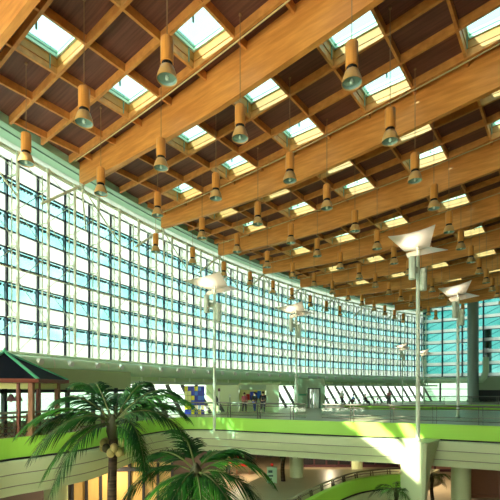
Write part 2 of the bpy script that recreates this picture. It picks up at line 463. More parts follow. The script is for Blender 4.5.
# ties and head tubes along the wall
def arcpath(t0, t1, off, n=60): return [tuple(arc(t0+(t1-t0)*i/n, off)[:2]) for i in range(n+1)]
TH0, TH1 = -.34, .392
def arctube(name, off, z, r, m, t0=TH0, t1=TH1):
    return MB().tube([(x,y,z) for x, y in arcpath(t0, t1, off, 80)], r, 8).build(name, m, None, True)
tag(arctube('head_tube', G-.45, Z1+.25, .11, 'steel'), 'thick pale steel tube running along the top of the glass wall', 'tube')
tag(arctube('tie_rail', G+ID-.1, 5.55, .035, 'steel'), 'thin pale rail strung across the glass wall at mid height', 'rail')
tag(arctube('base_rail', G+ID-.05, Z0-.05, .06, 'steel'), 'pale bottom rail under the lowest panes of the glass wall', 'rail')
# eave: soffit between timber and glass
zs = zF(2.0*H)
structure(MB().sweep(arcpath(TH0, TH1, 0), [(-.15, zs-.03), (-.15, zs+.4), (-.30, zs+.4), (-.30, zs-.03)]).build('trim_1', 'trimgreen'))
structure(MB().sweep(arcpath(TH0, TH1, 0), [(-.28, zs+.02), (-1.6, zs+.02), (-1.6, zs+.5), (-.28, zs+.5)]).build('trim_2', 'soffit'))
structure(MB().sweep(arcpath(TH0, TH1, 0), [(-.62, zs-.02), (-.62, zs+.02), (-.68, zs+.02), (-.68, zs-.02)]).build('trim_3', 'alu_dark'))
structure(MB().sweep(arcpath(TH0, TH1, G), [(.0, Z1), (.0, zs+.05), (-.03, zs+.05), (-.03, Z1)]).build('window_62', 'frit'))

# plain glass wall beyond the view, behind the camera side
e0 = W(P_LO, b_end(-.2*H)-3.6); e1 = arc(TH0+.03, G)
wl = MB()
def wallquad(a, b, z0, z1, t=.15):
    d = (b-a); n = Vector((-d.y, d.x, 0)).normalized()*t
    mb = MB(); mb.add([(a.x,a.y,z0),(b.x,b.y,z0),(b.x,b.y,z1),(a.x,a.y,z1),(a.x+n.x,a.y+n.y,z0),(b.x+n.x,b.y+n.y,z0),(b.x+n.x,b.y+n.y,z1),(a.x+n.x,a.y+n.y,z1)],
        [(0,1,2,3),(7,6,5,4),(0,4,5,1),(1,5,6,2),(2,6,7,3),(3,7,4,0)]); return mb
pl0, pr0 = arc(-.3011, G), W(P_LO, b_end(P_LO, G))
pts = [arc(-.3011 - i*.0368, G) for i in range(0, 5)]
for a, b in zip(pts, pts[1:]): pass
structure(MB().sweep([tuple(arc(-.302-i*.016, G)[:2]) for i in range(11)], [(0, Z0), (0, Z1), (-.06, Z1), (-.06, Z0)]).build('window_60', 'frit'))
structure(MB().sweep([tuple(arc(-.302-i*.016, G)[:2]) for i in range(11)], [(0, LOW), (0, Z0), (-.2, Z0), (-.2, LOW)]).build('wall_left', 'wall'))
structure(wallquad(W(P_LO, B_LO), W(P_LO, b_end(P_LO)+1.2), LOW, FLOOR-1).build('wall_back', 'wall'))
structure(wallquad(W(P_LO, .05*H), W(P_LO, b_end(P_LO)+1.2), FLOOR-1, 8.0, .03).build('window_61', 'fill_pane'))  # unseen translucent pane, added and sized to light the hall from behind
structure(wallquad(W(P_LO, B_LO), W(P_LO, .05*H), FLOOR-1, 8.0).build('wall_back_side', 'wall'))
structure(wallquad(W(P_LO, B_LO), W(P_LO, b_end(P_LO)+1.2), 8.0, 17.5).build('trim_12', 'wall'))
structure(wallquad(W(P_LO, B_LO), W(P_HI, B_LO), LOW, 17.5).build('wall_right', 'wall'))

# ------------------------------------------------------------------ end wall at the far corner
BE = b_end(P_HI, G)
ENDZ = 15.5
bay = 2.75
nb = 13
ew = bpy.data.objects.new('window_50', MB().box(-.09, .09, -.1, .3, Z0, ENDZ).mesh('mullion', 'mullion')); COL.objects.link(ew)
t2 = MB(); p2 = MB(); f2 = MB()
r = 0; z = Z0
while z < ENDZ:
    t2.box(.09, bay-.09, -.02, .14, z-.045, z+.045)
    z1 = min(z+2*ROW, ENDZ)
    p2.box(.08, bay-.08, .05, .065, z+.5, z1-.03); f2.box(.08, bay-.08, .05, .065, z+.03, z+.5)
    t2.bar((.1, -.15, z+.5), (bay-.1, -.15, z1), .05)
    z += 2*ROW
t2.build('transom', 'mullion', ew); p2.build('pane', 'teal', ew); f2.build('frosted_pane', 'frit', ew)
for j in range(nb):
    o = ew if j == 0 else copy_tree(ew)
    o.location = W(P_HI, BE - j*bay); o.rotation_euler = (0,0,A-PI/2); o.name = 'window_%d' % (40+j); structure(o)
structure(wallquad(W(P_HI+.3, BE), W(P_HI+.3, B_LO), .9, Z0, .4).build('trim_5', 'shopgrey'))
structure(wallquad(W(P_HI+.3, BE), W(P_HI+.3, B_LO), LOW, FLOOR, .4).build('wall_end', 'wall'))
# base of the end wall: dark shop window posts with glass
eb = empty('shop_window', W(P_HI+.2, BE), A-PI/2, 'long shop window under the far end wall with dark posts', 'shop window')
MB().box(0, 32, .05, .08, FLOOR, .9).build('pane', 'clear', eb)
for i in range(14): MB().box(i*2.4-.1, i*2.4+.1, -.1, .3, FLOOR, .9).build('post', 'dark', eb)
MB().box(0, 32, -.1, .2, -.2, -.1).build('rail', 'dark', eb)
MB().box(7, 32, -.3, .1, -.3, 1.5).build('sign_band', 'shopgrey', eb)
MB().box(7, 12, -.25, -.1, FLOOR, -.3).box(14, 17.5, -.25, -.1, FLOOR, -.3).box(19, 32, -.25, -.1, FLOOR, -.3).box(12, 19, -.25, -.1, FLOOR, -1.3).build('dark_panel', 'dark', eb)
# columns at the far corner
for i, (x, D, w, z1, lb) in enumerate(((473, 58, .72, 14.5, 'thick grey-green round column before the far end wall'), (488, 59, .48, 10.6, 'slimmer grey column beside the bend of the air duct'))):
    X = (x-250)/F*D
    MBc = MB().lathe([(w*1.15, 0), (w*1.15, .3), (w, .35), (w, z1)], 20, caps=True)
    o = MBc.build('column', 'greycol', None, True, (X, D, FLOOR)); tag(o, lb, 'column')

# ------------------------------------------------------------------ air duct at the foot of the glass
ZD = 1.12
dp = [Vector((x,y,ZD)) for x, y in arcpath(-.33, .372, G-1.35, 90)]
c = W(P_HI-1.6, b_end(P_HI)-2.6, ZD); c2 = W(P_HI-1.9, BE-8.5, ZD)
t3 = [W(P_HI-1.55, b_end(P_HI)-2.0-i*1.4, ZD) for i in range(3)]
up = Vector(((486-250)/F*57.5, 57.5, ZD)); last = t3[-1]
dp += t3 + [last.lerp(up, .5), last.lerp(up, .8), up + Vector((-.3,0,.35)), up + Vector((.05,.1,1.3)), up + Vector((.1,.2,3.2))]
ad = empty('air_duct', dp[0], 0, 'long green ventilation duct under the glass wall, bending upward at the far corner', 'air duct')
mb = MB().tube([q - dp[0] for q in dp], .40, 14); mb.build('duct_tube', 'duct', ad, True)
nz0 = None
for i in range(34):
    th = -.30 + i*.0198
    q = arc(th, G-1.35-.38, ZD+.12) - dp[0]
    if nz0 is None:
        nz0 = MB().tube([(0,.1,0), (0,-.12,-.02)], [.17, .14], 12).build('nozzle', 'white', ad, True); o = nz0
    else:
        o = nz0.copy(); COL.objects.link(o); o.parent = ad
    o.location = q; o.rotation_euler = (0,0,A-th)
    if i % 2 == 0:
        MB().lathe([(.425, -.04), (.425, .04)], 14).build('clamp', 'steel', ad, False, arc(th+.009, G-1.35, ZD)-dp[0]).rotation_euler = (0, PI/2, A-th)
# ledge that carries the duct and the trusses
structure(MB().sweep(arcpath(TH0, TH1, G), [(.0, .45), (1.9, .45), (1.9, .25), (.0, .25)]).build('trim_6', 'steel_g'))
structure(MB().sweep(arcpath(TH0, TH1, G), [(-.1, .25), (-.1, Z0), (-.3, Z0), (-.3, .25)]).build('wall_facade', 'olive_l'))
# near part: olive wall panel over a window band
structure(MB().sweep(arcpath(-.335, -.195, G-2.0, 30), [(.0, -.1), (.0, .95), (-.2, .95), (-.2, -.1)]).build('trim_7', 'olive'))
def base_bay(j, kind):
    th = -.2275 + (j-4)*DT
    o = empty('base_window', arc(th, G), A-th)
    if kind == 'strait':
        MB().box(0, 2*half, -2.05, -2.02, FLOOR, -.1).build('pane', 'clear', o)
        MB().box(-.07, .07, -2.15, -1.95, FLOOR, .0).build('post', 'dark', o)
        MB().box(0, 2*half, -2.14, -1.96, -.22, -.08).build('lintel', 'dark', o)
        MB().box(0, 2*half, -2.12, -1.98, FLOOR, -1.45).build('sill_panel', 'olive_l', o)
    else:
        MB().add([(0,-1.6,FLOOR), (2*half,-1.6,FLOOR), (2*half,-.15,.25), (0,-.15,.25)], [(0,1,2,3)]).build('pane', 'clear', o)
        MB().bar((0,-1.72,FLOOR), (0,-.2,.25), .17, .24).build('post', 'dark', o)
        MB().bar((0,-.62,-.5), (2*half,-.62,-.5), .07).build('rail', 'steel', o)
        MB().bar((0,-1.1,-1.25), (2*half,-1.1,-1.25), .07).build('rail', 'olive_l', o)
    return o
b1 = base_bay(0, 'strait'); b2 = base_bay(7, 'sloped')
for j in range(0, JN):
    th = -.2275 + (j-4)*DT
    first = j in (0, 7)
    src = b1 if j < 7 else b2
    o = src if first else copy_tree(src)
    o.location = arc(th, G); o.rotation_euler = (0,0,A-th)
    if j < 7: tag(o, 'upright window under the olive panel by the glass wall, %s from the pavilion' % ORD[j], 'window', 'upright windows at the foot of the glass wall')
    else: tag(o, 'sloping window with dark leaning post, %s after the olive panel' % ORD[j-7], 'window', 'sloping windows at the foot of the glass wall')

# ------------------------------------------------------------------ floors and balcony edge
EDGE = catmull([(-10.6, 9), (-10.0, 12), (-9.0, 14.7), (-7.95, 16), (-7.0, 17.6), (-6.55, 19.5), (-6.2, 22), (-5.5, 24.2), (-4.5, 25.4), (-3.3, 25.7), (-1.5, 25.3), (0, 24.5), (4.7, 22.5), (8.7, 21.1), (12, 19.6), (16, 17.6), (20, 15)], 6)
ap = [tuple(arc(.385 - i*(.385+.46)/40, G-.05)[:2]) for i in range(41)]
inner = offset(EDGE, -.3)
poly = inner + [(44, 6), (44, 37), (13, 37), (10.2, 38.3), (9.2, 41), (10.2, 43.7), (13, 45), (44, 45), (46, 62)] + ap + [(-12.5, 6.5)]
structure(MB().prism(poly, -2.6, FLOOR).build('floor', 'floor'))
structure(MB().prism(poly, -3.95, -2.62).build('ceiling_lower', 'ceil_low'))
# lime upstand, dark strip and pale fascia
structure(MB().sweep(EDGE, [(-.02, -2.60), (-.10, -1.86), (-.30, -1.86), (-.30, -2.60)]).build('trim_8', 'lime'))
mbd = MB().sweep(EDGE, [(.05, -2.665), (.07, -2.60), (-.2, -2.60), (-.2, -2.665)])
structure(mbd.build('trim_9', 'dark'))
prof = [(.22, -2.67), (.26, -2.72), (.24, -3.13), (.20, -3.15), (.20, -3.17), (.22, -3.19), (.10, -3.60), (.06, -3.62), (.06, -3.64), (.08, -3.66), (-.06, -3.92), (-.05, -4.0), (-.28, -4.0), (-.28, -2.67)]
structure(MB().sweep(EDGE, prof).build('trim_10', 'cream', smooth=True))
for zz, oo in ((-3.16, .215), (-3.63, .075)):
    structure(MB().sweep(EDGE, [(oo, zz-.018), (oo, zz+.018), (oo-.05, zz+.018), (oo-.05, zz-.018)]).build('trim_1%d' % (3 if zz > -3.3 else 4), 'groove'))
structure(MB().sweep([(10.2, 43.7), (13, 45), (44, 45)], [(.05, -2.6), (.02, -1.85), (-.2, -1.85), (-.2, -2.6)]).build('trim_11', 'lime'))
structure(MB().sweep([(10.2, 43.7), (13, 45), (44, 45)], [(.2, -2.62), (.15, -3.95), (-.1, -3.95), (-.1, -2.62)]).build('trim_15', 'cream'))
structure(MB().add([(-40,-15,LOW), (75,-15,LOW), (75,90,LOW), (-40,90,LOW)], [(0,1,2,3)]).build('floor_lower', 'lowfloor'))
structure(MB().add([(-400,-300,LOW-.3), (400,-300,LOW-.3), (400,500,LOW-.3), (-400,500,LOW-.3)], [(0,1,2,3)]).build('ground', 'ground'))
structure(MB().sweep([tuple(arc(.385 - i*.02, G)[:2]) for i in range(40)], [(.0, LOW), (.0, FLOOR), (.2, FLOOR), (.2, LOW)]).build('wall_lower', 'wall'))

# railings
def railing(path, label, group, posts=2.1, glassy=True, z=FLOOR, m='railmetal'):
    base = Vector((*path[len(path)//2], z))
    o = empty('balcony_railing', base, 0, label, 'railing', group)
    P = [Vector((x,y,0)) - Vector((base.x, base.y, 0)) for x, y in path]
    MB().tube([q + Vector((0,0,1.06)) for q in P], .045, 8).build('handrail', 'chrome', o, True)
    for zz, mm in ((.90, m), (.48, 'chrome'), (.30, m)):
        MB().tube([q + Vector((0,0,zz)) for q in P], .022, 6).build('rail', mm, o, True)
    MB().sweep([(q.x, q.y) for q in P], [(.004, .28), (.004, .86), (-.004, .86), (-.004, .28)]).build('glass_panel', 'railglass', o)
    first = None
    for q, d in along([(v.x, v.y) for v in P], posts, .4):
        if first is None:
            mb = MB()
            for dx in (-.09, .09):
                mb.add([(dx-.012, y, zz) for y, zz in ((-.06,0),(.06,0),(.05,.6),(.10,1.02),(.04,1.04),(-.05,.6))] + [(dx+.012, y, zz) for y, zz in ((-.06,0),(.06,0),(.05,.6),(.10,1.02),(.04,1.04),(-.05,.6))],
                       [(0,1,2,5),(2,3,4,5),(8,7,6,11),(11,10,9,8),(0,6,7,1),(1,7,8,2),(2,8,9,3),(3,9,10,4),(4,10,11,5),(5,11,6,0)])
            p_ = mb.build('post', m, o); first = p_
        else:
            p_ = first.copy(); COL.objects.link(p_); p_.parent = o
        p_.location = (q.x, q.y, 0); p_.rotation_euler = (0,0,math.atan2(d.y, d.x))
    return o
rp = offset(EDGE, -.45)
i1 = min(range(len(rp)), key=lambda i: abs(rp[i][0]+7.4)+abs(rp[i][1]-17.4))
i2 = min(range(len(rp)), key=lambda i: abs(rp[i][0]-4.2))
railing(rp[6:i1+1], 'metal and glass railing of the balcony with the pavilion', 'balcony railings')
railing(rp[i1+1:i2], 'metal and glass railing of the gallery before the pale kiosk', 'balcony railings')
railing(rp[i2:], 'metal and glass railing of the gallery beside the mast on the cream bracket', 'balcony railings')
railing([(13, 45.3), (44, 45.3)], 'distant dark railing over the thin lime band across the gallery', 'balcony railings', 3.0)

# ------------------------------------------------------------------ light masts
def mast(x, D, zbase, ztop, label, s=1., base='plate', spot=True):
    X = (x-250)/F*D
    o = empty('light_mast', (X, D, zbase), 0, label, 'light mast', 'white reflector masts')
    h = ztop - zbase
    MB().lathe([(.16*s, 0), (.16*s, .05), (.10*s, .08), (.095*s, h*.55), (.09*s, h)], 16, caps=True).build('pole', 'mast', o, True)
    # broad dish reflector: trapezoid sheet, wider towards the void
    def sheet(c, thick, sag, name, m):
        n = 10; tl, tr_, br, bl = [Vector(v)*s for v in c]; vs = []; fs = []
        for lay in (0, 1):
            for i in range(n+1):
                for j in range(n+1):
                    u, v = i/n, j/n
                    q = (tl*(1-u)+tr_*u)*(1-v) + (bl*(1-u)+br*u)*v
                    q = q - Vector((0,0,1))*sag*s*(4*u*(1-u))*(1-.5*v)
                    vs.append(q + Vector((0,0,h + lay*thick)))
        N = (n+1)**2
        for i in range(n):
            for j in range(n):
                a = i*(n+1)+j
                fs += [(a,a+1,a+n+2,a+n+1), (N+a+n+1,N+a+n+2,N+a+1,N+a)]
        for i in range(n):
            a, b = i*(n+1), (i+1)*(n+1); fs.append((a,b,N+b,N+a)); fs.append((a+n,N+a+n,N+b+n,b+n))
            fs.append((i,N+i,N+i+1,i+1)); e = n*(n+1)+i; fs.append((e,e+1,N+e+1,N+e))
        return MB().add(vs, fs).build(name, m, o, True)
    sheet([(-1.82,-1.0,.34), (.40,-1.0,.90), (.80,.5,.40), (-.48,.5,.17)], .035, .10, 'reflector', 'reflector')
    sheet([(-.49,.3,-.04), (.96,.7,.44), (1.53,.1,.10), (-.59,-.2,-.40)], .03, -.03, 'rear_reflector', 'reflector')
    MB().tube([(0,0,h), (0,.1,h+.25*s)], .05*s, 8).build('head_bracket', 'mast', o)
    for sx, z0 in ((-1, -1.50), (1, -1.95)):
        q = Vector(((-.46 if sx < 0 else .24)*s, (-.45 if sx < 0 else -.05)*s, h+z0*s))
        MB().lathe([(.001, 0), (.15*s, 0), (.165*s, .03), (.165*s, 1.05*s), (.14*s, 1.10*s), (.001, 1.08*s)], 18, q).build('projector', 'mast', o, True)
        MB().bar((0,0,q.z+.55*s), (q.x,q.y,q.z+.55*s), .07*s, .3*s).build('projector_arm', 'mast', o)
    MB().lathe([(.13*s, 0), (.13*s, .06)], 14, (0,0,h-3.0*s), True).build('collar', 'steel', o)
    MB().tube([(0,0,h-3.0*s), (.35*s,-.2,h-3.3*s), (.55*s,-.25,h-3.35*s)], .012, 5).build('cable', 'steel', o)
    if spot:
        L = bpy.data.lights.new('projector_beam', 'SPOT'); L.energy = 22*s; L.color = (1., .86, .66); L.spot_size = math.radians(150); L.spot_blend = 1.; L.shadow_soft_size = .12
        lo = bpy.data.objects.new('projector_beam', L); COL.objects.link(lo); lo.parent = o
        a = Vector((-.46*s, -.45*s, h-.36*s)); t = Vector((-.3*s, -.4*s, h+.5*s)); lo.location = a
        lo.rotation_euler = (t-a).to_track_quat('-Z', 'Y').to_euler()
    return o
mast(418, 20.1, -2.58, 6.75, 'tall white reflector mast on the cream tapered bracket')
mast(214.5, 25.6, -2.66, 6.15, 'white reflector mast at the gallery edge behind the palms')
mast(296, 34.0, FLOOR, 6.15, 'white reflector mast beside the grey-green shop')
mast(458, 28.0, FLOOR, 6.25, 'white reflector mast standing behind the gallery railing', )
mast(402.5, 47.5, FLOOR, 4.6, 'small distant reflector mast before the glass wall, lamp a bit higher', .72)
mast(424, 50.5, FLOOR, 4.2, 'small distant reflector mast close to the glass corner, lamp a bit lower', .72)

# tapered bracket column under the big mast
bx = (418-250)/F*20.1
o = empty('bracket_column', (bx, 20.1, LOW), 0, 'cream tapered bracket column carrying the tall mast', 'column')
def ring(lx, fx, fy, rx_): return [(lx, .95), (lx+.03, .55), (fx-.10, fy+.04), (fx+.06, fy), (fx+.2, fy+.12), (rx_, .55), (rx_+.02, 1.25), (lx, 1.25)]
lv = [(LOW, -.40, -.02, -.55, .30), (-5.6, -.40, .0, -.62, .42), (-4.2, -.40, .02, -.72, .85), (-2.72, -.41, .03, -.80, 1.30)]
vs = []; fs = []
for z, *q in lv: vs += [(x, y, z-LOW) for x, y in ring(*q)]
for i in range(3):
    for j in range(8): fs.append((i*8+j, i*8+(j+1) % 8, (i+1)*8+(j+1) % 8, (i+1)*8+j))
fs += [tuple(reversed(range(8))), tuple(range(24, 32))]
MB().add(vs, fs).build('shaft', 'cream', o, True)
MB().prism(ring(-.46, .03, -.87, 1.36), -2.72-LOW, -2.60-LOW).build('cap_slab', 'cream', o)
for x, D, r, lb in ((296.5, 27.5, .47, 'round cream column under the gallery beside the totem sign'), (461, 22.6, .50, 'round cream column under the gallery next to the pink shopfront'), (56, 18.4, .50, 'round cream column under the pavilion balcony'), (357, 34, .45, 'round cream column deep under the gallery behind the glass ramp')):
    X = (x-250)/F*D
    tag(MB().lathe([(r, 0), (r, 3.05)], 24, caps=True).build('column', 'cream', None, True, (X, D, LOW)), lb, 'column')

# ------------------------------------------------------------------ pavilion
pc_ = Vector((-10.2, 16.9, FLOOR))
pv = empty('pavilion', pc_, 0, 'garden pavilion with dark hipped roof on brown posts at the balcony', 'pavilion')
ang = [math.radians(-32+60*i) for i in range(6)]
R_, ze, za = 2.42, 2.2, 3.50
cor = [Vector((R_*math.cos(t), R_*math.sin(t), ze)) for t in ang]
rf = MB()
rf.add([tuple(c+Vector((0,0,.13))) for c in cor] + [(0,0,za)], [(i, (i+1) % 6, 6) for i in range(6)])
rf.add([tuple(c*0.97+Vector((0,0,.06))) for c in cor], [tuple(range(6))])
rf.build('roof', 'navy', pv)
for c in cor: MB().bar((0,0,za+.02), c+Vector((0,0,.16)), .10, .07).build('ridge_cap', 'ridge', pv)
for i in range(6): MB().bar(cor[i]+Vector((0,0,.08)), cor[(i+1) % 6]+Vector((0,0,.08)), .08, .15).build('eave_board', 'redwood', pv)
for i in range(6):
    c = cor[i]*.82
    MB().box(c.x-.09, c.x+.09, c.y-.09, c.y+.09, 0, ze+.1).build('post', 'postwood', pv)
    d = cor[(i+1) % 6]*.82
    MB().bar((c.x,c.y,ze-.12), (d.x,d.y,ze-.12), .06, .22).build('top_plate', 'paleyellow', pv)
mid = (cor[0]*.82).lerp(cor[5]*.82, .22); MB().box(mid.x-.06, mid.x+.06, mid.y-.06, mid.y+.06, 0, ze).build('post', 'redwood', pv)
mid = (cor[0]*.82).lerp(cor[1]*.82, .25); MB().box(mid.x-.06, mid.x+.06, mid.y-.06, mid.y+.06, 0, ze).build('post', 'redwood', pv)
MB().lathe([(.12, za-.03), (.05, za+.12), (.001, za+.2)], 8).build('finial', 'ridge', pv)
for i, x in enumerate((11, 18)):
    D = 16.2; X = (x-250)/F*D
    o = empty('hanging_lamp', (X, D, -.52), 0, 'small reddish shaded lamp hanging in the pavilion, %s' % ('left of the pair' if i == 0 else 'right of the pair'), 'lamp', 'hanging lamps of the pavilion')
    MB().lathe([(.17, 0), (.13, .12), (.06, .26), (.03, .28)], 12).build('lamp_shade', 'maroon', o, True)
    MB().tube([(0,0,.27), (0,0,.64)], .012, 5).build('cord', 'dark', o)
    MB().sphere((0,0,.02), .06, 8).build('bulb', 'pinkcloth', o, True)
lf = offset(EDGE, -.75)
seg = [q for q in lf if 12.5 < q[1] < 17.9 and q[0] < 0]
lo_ = empty('lattice_fence', (seg[0][0], seg[0][1], FLOOR), 0, 'low brown lattice fence round the pavilion behind the railing', 'fence')
base = Vector((seg[0][0], seg[0][1], 0)); lm = MB(); fm = MB()
ps = along(seg, .22)
for q, d in ps:
    a = Vector((q.x, q.y, 0)) - base; e = a + Vector((d.x, d.y, 0))*.75
    lm.bar(a+Vector((0,0,.08)), e+Vector((0,0,.83)), .025); lm.bar(a+Vector((0,0,.83)), e+Vector((0,0,.08)), .025)
lm.build('lattice', 'lattice', lo_)
fm.tube([(x-base.x, y-base.y, .87) for x, y in seg], .045, 6).build('top_rail', 'postwood', lo_)
MB().tube([(x-base.x, y-base.y, .06) for x, y in seg], .04, 6).build('bottom_rail', 'postwood', lo_)
for q, d in along(seg, 1.3): MB().box(q.x-base.x-.05, q.x-base.x+.05, q.y-base.y-.05, q.y-base.y+.05, 0, .98).build('post', 'postwood', lo_)

# ------------------------------------------------------------------ palms
def frond_mesh(L, rise, droop, nl=44, ll=.55, seed=0, m='leaf', fold=.5):
    rnd = random.Random(seed); pts = []
    for i in range(13):
        t = i/12
        pts.append(Vector((L*(t - .10*t*t), 0, L*(rise*t - droop*t*t))))
    rm = MB().tube(pts, [.028*(1-t/12*.85) for t in range(13)], 5)
    lf = MB()
    for i in range(nl):
        t = .16 + .83*i/(nl-1); k = min(11, int(t*12)); fpos = t*12-k
        p = pts[k].lerp(pts[k+1], fpos); d = (pts[k+1]-pts[k]).normalized()
        ln = ll*(.55+.9*math.sin(PI*min(1, t*1.02)**.8))*(.85+.3*rnd.random())*.8
        for sgn in (-1, 1):
            side = Vector((0,sgn,0)); upv = Vector((0,0,1))
            dirv = (d*(.75+.5*t+.2*rnd.random()) + side*(1.0-.45*t) + upv*(.28-.3*rnd.random())).normalized()
            w = .034*(ll/.55); q = p; vs = []; seg = 4
            for s_ in range(seg+1):
                u = s_/seg; ww = w*(1-u)**.7*(.6+.8*u if u < .5 else 1)
                q2 = p + dirv*ln*u + Vector((0,0,-1))*ln*fold*u*u
                wd = d*ww
                vs += [q2-wd, q2+wd]
            lf.add(vs, [(2*s_, 2*s_+1, 2*s_+3, 2*s_+2) for s_ in range(seg)])
    return rm.mesh('rachis', 'rachis'), lf.mesh('leaflets', m)
def palm(loc, trunk_h, fronds, label, trunk_r=.12, nuts=0, name='palm_tree', ll=.55, group=None, nl=46):
    o = empty(name, loc, 0, label, 'palm', group)
    n = 14; tp = [(.10*math.sin(i*.5)*.3, 0, trunk_h*i/n) for i in range(n+1)]
    MB().tube(tp, [trunk_r*(1.25-.35*i/n + (.05 if i % 2 else 0)) for i in range(n+1)], 12).build('trunk', 'trunk', o, True)
    MB().lathe([(trunk_r*1.0, trunk_h-.25), (trunk_r*1.5, trunk_h-.05), (trunk_r*1.2, trunk_h+.2), (.03, trunk_h+.35)], 12).build('crownshaft', 'husk', o, True)
    for i, (az, L, rise, droop) in enumerate(fronds):
        r, l = frond_mesh(L, rise, droop, nl, ll, i*7+int(loc[0]*10), 'leaf2' if i % 3 == 0 else 'leaf')
        f = bpy.data.objects.new('frond', r); COL.objects.link(f); f.parent = o
        f.location = (0,0,trunk_h+.08+.04*(i % 3)); f.rotation_euler = (.25*math.sin(i*2.1), 0, math.radians(az))
        g = bpy.data.objects.new('leaflet_blade', l); COL.objects.link(g); g.parent = f
    rnd = random.Random(5)
    for i in range(nuts):
        t = i*2.4
        c = (math.cos(t)*.22, math.sin(t)*.22, trunk_h-.34-.11*(i % 3))
        MB().sphere(c, .088+.015*rnd.random(), 12, 1.2).build('coconut', 'coconut' if i % 4 != 3 else 'husk', o, True)
X1 = (113-250)/F*10.0
palm((X1, 10.0, LOW), 6.0, [(196, 2.3, .80, .85), (178, 2.2, .60, .75), (222, 2.0, .60, .95), (100, 2.1, 1.05, .75), (150, 1.9, 1.35, .85), (60, 2.0, .9, .85), (12, 2.0, .95, .85), (-14, 2.1, .75, .85), (-40, 1.8, .5, 1.05), (325, 1.6, .15, .9), (30, 1.8, 1.3, .9), (172, 1.7, 1.2, .95), (205, 1.7, .25, .9), (75, 1.5, 1.6, .9), (120, 1.6, 1.5, .9), (350, 2.2, 1.05, .8), (235, 1.9, .1, .8)], 'tall coconut palm with a bunch of pale coconuts beside the balcony', .11, 13)
X2 = (196-250)/F*9.0
palm((X2, 9.0, LOW), 5.0, [(8, 1.9, .75, .85), (-12, 1.8, .40, .9), (30, 1.6, .95, .9), (-38, 1.6, .25, 1.0), (172, 1.9, .55, .95), (150, 1.8, .9, .95), (190, 1.7, .2, .9), (215, 1.6, .1, 1.0), (250, 1.4, .2, 1.1), (285, 1.4, .25, 1.2), (315, 1.5, .3, 1.1), (100, 1.5, 1.1, .8), (60, 1.5, 1.0, .9), (128, 1.6, 1.3, .8)], 'lower coconut palm with a dense crown in front of the gallery', .11, 0)
low_fr = [(a*360/11, 1.1+.2*(a % 3), .9-.25*(a % 2), .9) for a in range(11)]
palm(((393-250)/F*21.5, 21.0, LOW), 1.5, low_fr, 'small dark palm beside the cream bracket column on the lower floor', .09, ll=.4, group='lower floor palms', nl=20)
palm(((432-250)/F*24.0, 24.0, LOW), 1.6, low_fr, 'small dark palm behind the cream bracket column on the lower floor', .09, ll=.4, group='lower floor palms', nl=20)
palm(((283-250)/F*26.2, 26.2, LOW), 2.6, [(a*51, 1.0, .8, .9) for a in range(7)], 'slim palm with mottled trunk next to the totem sign', .13, ll=.35, group='lower floor palms', nl=16)

# ------------------------------------------------------------------ kiosks and shops on the upper floor
def at(x, D): return (x-250)/F*D
# pale kiosk with an open counter
D = 34.0; x0, x1, x2, x3 = at(206, D), at(239, D), at(266, D), at(279, D)
k = empty('kiosk', ((x0+x3)/2, D, FLOOR), 0, 'pale green kiosk with open shop front, before the glass wall', 'kiosk')
cx = (x0+x3)/2
MB().box(x0-cx, x1-cx, 0, .12, 0, 2.25).build('wall_panel', 'kiosk', k); MB().box(x2-cx, x3-cx, 0, .12, 0, 2.25).build('wall_panel', 'kiosk', k)
MB().box(x0-cx, x0-cx+.1, .12, 3, 0, 2.25).build('side_panel', 'kiosk', k); MB().box(x3-cx-.1, x3-cx, .12, 3, 0, 2.25).build('side_panel', 'kiosk', k)
MB().box(x1-cx-.05, x3-cx+.05, -.25, 3.1, 2.25, 2.42).build('roof', 'olive', k)
MB().box(x1-cx, x2-cx, .9, 1.0, 0, 2.25).build('back_panel', 'paleyellow', k)
MB().box(x1-cx, x2-cx, -.05, .12, 1.85, 2.25).build('header', 'shopgrey', k)
MB().box(x1-cx+.1, x2-cx-.1, .25, .7, 0, .95).build('counter', 'olive_l', k)
for i, (x, z, c, w, h) in enumerate(((248, .98, 'red', .3, .5), (253.5, .98, 'blue', .6, .7), (259, 1.1, 'midblue', .35, .65), (256, 1.6, 'yellow', .22, .2))):
    o = MB().box(-w/2, w/2, -.02, .02, 0, h).box(-w/2+.03, w/2-.03, -.03, -.02, .03, h-.03)
    tag(o.build('poster', c, None, False, (at(x, D+.85), D+.86, FLOOR+z)), {'red': 'small red poster', 'blue': 'dark blue poster', 'midblue': 'bright blue poster', 'yellow': 'small yellow poster'}[c] + ' on the back wall of the pale kiosk', 'poster')
# grey-green shop with bright door
D = 40.0; x0, x3 = at(297.5, D), at(325, D); cx = (x0+x3)/2
k = empty('shop', (cx, D, FLOOR), 0, 'grey-green shop box with a bright glazed door', 'shop')
d0, d1 = at(308.5, D)-cx, at(319.5, D)-cx
MB().box(x0-cx, d0, 0, 3, 0, 2.95).build('wall_panel', 'shopgrey', k); MB().box(d1, x3-cx, 0, 3, 0, 2.95).build('wall_panel', 'shopgrey', k)
MB().box(d0, d1, 0, 3, 1.95, 2.95).build('header', 'shopgrey', k)
for i in range(4):
    w = (d1-d0)/4; MB().box(d0+i*w+.02, d0+(i+1)*w-.04, .25, .29, 0, 1.93).build('door_leaf', 'white', k)
MB().box(d0-.06, d1+.06, -.04, .06, 1.9, 2.0).build('door_head', 'dark', k)
MB().box(d0-.08, d0, -.04, .06, 0, 2.0).build('door_jamb', 'dark', k); MB().box(d1, d1+.08, -.04, .06, 0, 2.0).build('door_jamb', 'dark', k)
MB().box(x0-cx+.1, x0-cx+.85, -.04, 0, 1.25, 1.42).build('sign_strip', 'ridge', k)
